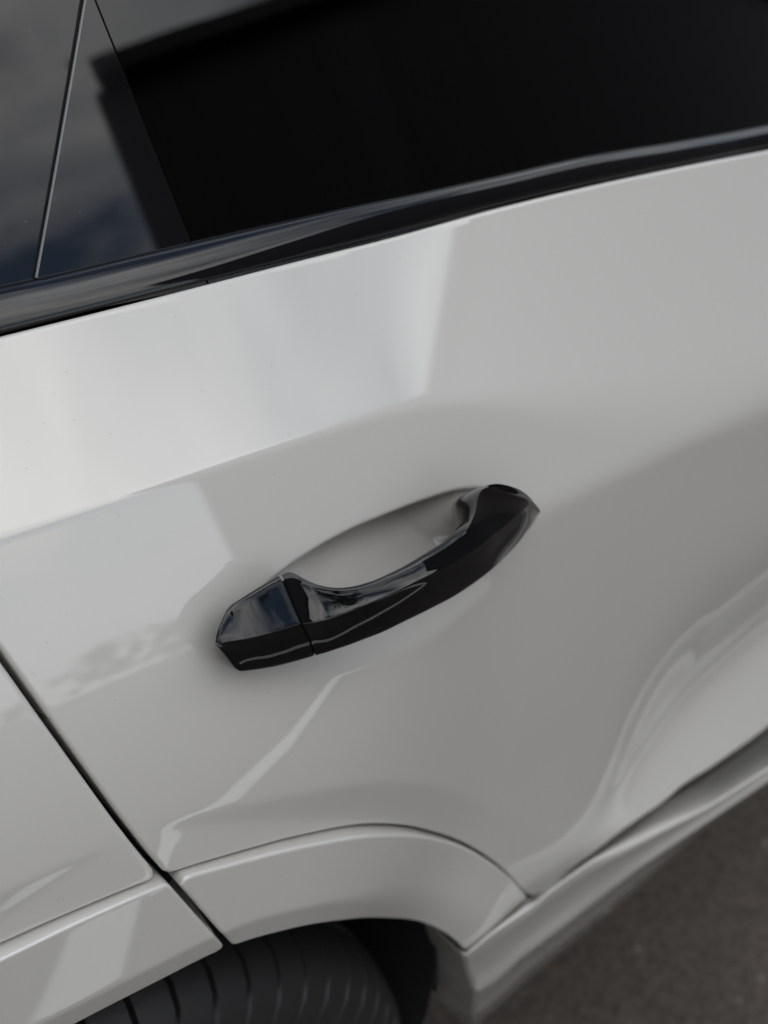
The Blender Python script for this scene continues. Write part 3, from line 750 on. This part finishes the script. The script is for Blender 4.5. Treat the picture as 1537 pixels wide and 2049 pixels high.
CT = [
 ((431,1286),(432,1287),(433,1289),(434,1292), -0.0080, 0, -0.0165, 0, 34, 0),
 ((433,1272),(436,1275),(438,1288),(443,1304), -0.0080, 0, -0.0170, 0, 34, 0),
 ((440,1250),(444,1253),(452,1285),(461,1326), -0.0080, 0, -0.0180, 0, 35, 0),
 ((450,1228),(455,1231),(472,1282),(478,1343), -0.0080, 0, -0.0193, 0, 35, 0),
 ((459,1214),(465,1218),(497,1278),(502,1342), -0.0080, 0, -0.0208, 0, 36, 0),
 ((480,1199),(486,1203),(530,1270),(542,1336), -0.0080, 0, -0.0232, 0, 36, 0),
 ((515,1177),(521,1181),(566,1260),(588,1325), -0.0080, 0, -0.0262, 0, 37, 0),
 ((557,1153),(562,1157),(601,1249),(629,1313), -0.0080, 0, -0.0292, 0, 38, 0),
]
V, F = handle_mesh(CT, 70, True, .0002)
cap = mk('handle_end_cap', V, F, HANDLE, door)
for o in (strap, cap):
    o.parent = door; o.matrix_parent_inverse = (Matrix.Translation(-Vector(car.location)) ).copy(); 
    md = o.modifiers.new('edges', 'EDGE_SPLIT'); md.split_angle = radians(70)
    me = o.data
CORE = [((555,1165),(560,1170),(594,1247),(622,1310), .0, 0, -.0262, 0, 38, 0), ((572,1160),(577,1168),(616,1245),(642,1307), .0, 0, -.0275, 0, 38, 0)]
V, F = handle_mesh(CORE, 4, True, 0.0)
core = mk('handle_gap_filler', V, F, CAVITY, door)  # dark filler added so the cut beside the cap reads as shade
# parents: door carries a parent-inverse of its own, so children keep world coordinates
for o in (strap, cap, core): o.matrix_parent_inverse = Matrix.Identity(4)
hr.matrix_parent_inverse = Matrix.Identity(4)

# ------------------------------------------------------------------ ground
def asphalt():
    m, nt, bs = mat('asphalt'); t = nd(nt, 'ShaderNodeTexCoord')
    n1 = nd(nt, 'ShaderNodeTexNoise'); n1.inputs['Scale'].default_value = 1.2; n1.inputs['Detail'].default_value = 6
    n2 = nd(nt, 'ShaderNodeTexVoronoi'); n2.inputs['Scale'].default_value = 120
    n3 = nd(nt, 'ShaderNodeTexVoronoi'); n3.inputs['Scale'].default_value = 38
    for n in (n1, n2, n3): nt.links.new(t.outputs['Object'], n.inputs['Vector'])
    r1 = nd(nt, 'ShaderNodeValToRGB'); r1.color_ramp.elements[0].color = (.034, .027, .022, 1); r1.color_ramp.elements[1].color = (.060, .048, .040, 1)
    r1.color_ramp.elements[0].position = .35; r1.color_ramp.elements[1].position = .65
    nt.links.new(n1.outputs['Fac'], r1.inputs[0])
    r2 = nd(nt, 'ShaderNodeMapRange'); r2.inputs[1].default_value = .0; r2.inputs[2].default_value = 1; r2.inputs[3].default_value = .7; r2.inputs[4].default_value = 1.4
    sr = nd(nt, 'ShaderNodeSeparateColor'); nt.links.new(n2.outputs['Color'], sr.inputs[0]); nt.links.new(sr.outputs[0], r2.inputs[0])
    mu = nd(nt, 'ShaderNodeVectorMath', operation='SCALE'); nt.links.new(r1.outputs[0], mu.inputs[0]); nt.links.new(r2.outputs[0], mu.inputs['Scale'])
    s3 = nd(nt, 'ShaderNodeSeparateColor'); nt.links.new(n3.outputs['Color'], s3.inputs[0])
    g = nd(nt, 'ShaderNodeMath', operation='GREATER_THAN'); g.inputs[1].default_value = .96; nt.links.new(s3.outputs[1], g.inputs[0])
    d = nd(nt, 'ShaderNodeMath', operation='LESS_THAN'); d.inputs[1].default_value = .22; nt.links.new(n3.outputs['Distance'], d.inputs[0])
    gd = nd(nt, 'ShaderNodeMath', operation='MULTIPLY'); nt.links.new(g.outputs[0], gd.inputs[0]); nt.links.new(d.outputs[0], gd.inputs[1])
    mc = nd(nt, 'ShaderNodeMix', data_type='RGBA'); mc.inputs[7].default_value = (.13, .115, .10, 1)
    nt.links.new(gd.outputs[0], mc.inputs[0]); nt.links.new(mu.outputs[0], mc.inputs[6]); nt.links.new(mc.outputs[2], bs.inputs['Base Color'])
    bs.inputs['Roughness'].default_value = .85
    b = nd(nt, 'ShaderNodeBump'); b.inputs['Distance'].default_value = .004; b.inputs['Strength'].default_value = .7
    nt.links.new(n2.outputs['Distance'], b.inputs['Height']); nt.links.new(b.outputs[0], bs.inputs['Normal'])
    return m
ASPH = asphalt()
g = mk('ground', [(-900, -900, 0), (900, -900, 0), (900, 900, 0), (-900, 900, 0)], [(0, 1, 2, 3)], ASPH, smooth=False); g['kind'] = 'structure'
LINEM = plain('line_paint', (.80, .79, .74), .7, 0, (40, .4, .002))
def pline(p, q, w, name='parking_line'):
    p, q = np.array(p), np.array(q); d = (q - p) / np.linalg.norm(q - p); n = np.array([-d[1], d[0]]) * w / 2
    V = [(*(p - n), .004), (*(q - n), .004), (*(q + n), .004), (*(p + n), .004)]
    o = mk(name, V, [(0, 1, 2, 3)], LINEM, smooth=False); o['kind'] = 'structure'; return o
LINES = [((.36, -.82), (4.6, -5.67)), ((-.9, -3.4), (1.5, -6.6))]
for a, b in LINES: pline(a, b, .085)

# ------------------------------------------------------------------ what the paint mirrors: dark building and trees across the yard
WALLM = plain('dark_cladding', (.022, .022, .024), .7, 0, (12, .4, .01))
bx0, bx1, by, bh = 4.0, 44.0, -7.0, 6.0
rise = .22
bld = empty('dark_building', ((bx0 + bx1) / 2, by - 4, 0)); tag(bld, 'low dark clad building mirrored in the car windows and paint', 'building')
def bpart(o): o.matrix_parent_inverse = Matrix.Translation(-Vector(bld.location)); return o
def prism(x0, x1, y0, y1, z0, dz):                 # block whose top climbs with the roof
    h0, h1 = bh + rise * min(x0 - bx0, 8.0) + dz, bh + rise * min(x1 - bx0, 8.0) + dz
    k = .62 * (y1 - y0) if y1 - y0 > 1 else 0       # the plan is a parallelogram: the end wall runs back at an angle
    V = [(x0 + k, y0, z0(x0)), (x1 + k, y0, z0(x1)), (x1, y1, z0(x1)), (x0, y1, z0(x0)), (x0 + k, y0, h0), (x1 + k, y0, h1), (x1, y1, h1), (x0, y1, h0)]
    return V, [(3, 2, 1, 0), (4, 5, 6, 7), (0, 1, 5, 4), (1, 2, 6, 5), (2, 3, 7, 6), (3, 0, 4, 7)]
for xa_, xb_ in ((bx0 + .03, bx0 + 8), (bx0 + 8, bx1 - .03)):
    V, F = prism(xa_, xb_, by - 8, by - .03, lambda x: 0, -.02); bpart(mk('wall', V, F, WALLM, bld, smooth=False))
for k in range(40):
    V, F = prism(bx0 + k + .006, bx0 + k + .994, by - .028, by - .002 * (k % 3), lambda x: .06, -.06)
    bpart(mk('cladding_panel', V, F, WALLM, bld, smooth=False))
for xa_, xb_ in ((bx0 - .04, bx0 + 8), (bx0 + 8, bx1 + .04)):
    V, F = prism(xa_, xb_, by - 8.2, by + .22, lambda x: bh + rise * min(x - bx0, 8.0), .18); bpart(mk('roof', V, F, WALLM, bld, smooth=False))

# trees along the far edge of the yard
BARK = plain('bark', (.06, .045, .035), .9, 0, (8, .8, .05)); LEAF = plain('leaf', (.045, .065, .022), .7, 0, (3, .3, .1))
def tree_meshes(seed, h):
    rnd = random.Random(seed); bm = bmesh.new()
    def limb(p, d, l, r, n):
        q = p + d * l; a = d.orthogonal().normalized(); b_ = d.cross(a)
        ring = [[bm.verts.new(c + (a * math.cos(t) + b_ * math.sin(t)) * rad) for t in [math.pi / 3 * i for i in range(6)]] for c, rad in ((p, r), (q, r * .6))]
        for i in range(6): bm.faces.new((ring[0][i], ring[0][(i+1) % 6], ring[1][(i+1) % 6], ring[1][i]))
        if n: 
            for _ in range(4):
                dd = (d + Vector((rnd.uniform(-1, 1), rnd.uniform(-1, 1), rnd.uniform(-.2, .6))) * .8).normalized(); limb(p + d * l * rnd.uniform(.55, 1), dd, l * .6, r * .5, n - 1)
    limb(Vector((0, 0, 0)), Vector((0, 0, 1)), h * .5, h * .025, 2)
    t = bpy.data.meshes.new('trunk'); bm.to_mesh(t); bm.free()
    V = []; F = []
    cl = [(Vector((rnd.gauss(0, h * .19), rnd.gauss(0, h * .19), h * rnd.uniform(.35, .95))), h * rnd.uniform(.07, .14)) for _ in range(34)]
    for c, r in cl:
        for _ in range(70):
            v = Vector((rnd.gauss(0, 1), rnd.gauss(0, 1), rnd.gauss(0, 1))).normalized() * r * rnd.uniform(.5, 1.05); p = c + v; s = h * .022
            a = Vector((rnd.uniform(-1, 1), rnd.uniform(-1, 1), rnd.uniform(-1, 1))).normalized() * s; b_ = a.orthogonal().normalized() * s
            n = len(V); V += [p - a, p + b_ * .6, p + a, p - b_ * .6]; F.append((n, n+1, n+2, n+3))
    c = bpy.data.meshes.new('crown'); c.from_pydata([tuple(v) for v in V], [], F)
    return t, c
protos = [tree_meshes(s, 8.5) for s in (1, 2, 3)]
rnd = random.Random(5)
for k in range(18):
    t_, c_ = protos[k % 3]; az = -12 + k * 5.2 + rnd.uniform(-1.5, 1.5); D = rnd.uniform(42, 58)
    e = empty('tree', (D * math.sin(math.radians(az)), -D * math.cos(math.radians(az)), 0)); e.rotation_euler.z = rnd.uniform(0, 6); s = rnd.uniform(.25, .5); e.scale = (s, s, s)
    tag(e, 'leafy tree in the far row mirrored low in the white paint', 'tree', 'trees along the far edge of the yard')
    link('trunk', t_, BARK, e); link('crown', c_, LEAF, e)
# taller trees added out of view, to keep low sky light off the car side
for k in range(7):
    t_, c_ = protos[k % 3]; az = -96 + k * 11.0; D = rnd.uniform(9, 12)
    e = empty('tree', (D * math.sin(math.radians(az)), -D * math.cos(math.radians(az)), 0)); e.rotation_euler.z = rnd.uniform(0, 6); s = rnd.uniform(1.05, 1.3); e.scale = (s, s, s)
    tag(e, 'tall leafy tree added out of view, blocking sky light from the car side', 'tree', 'added trees blocking sky light')
    link('trunk', t_, BARK, e); link('crown', c_, LEAF, e)
print("tris", sum(len(o.data.polygons) for o in sc.objects if o.type == 'MESH'))
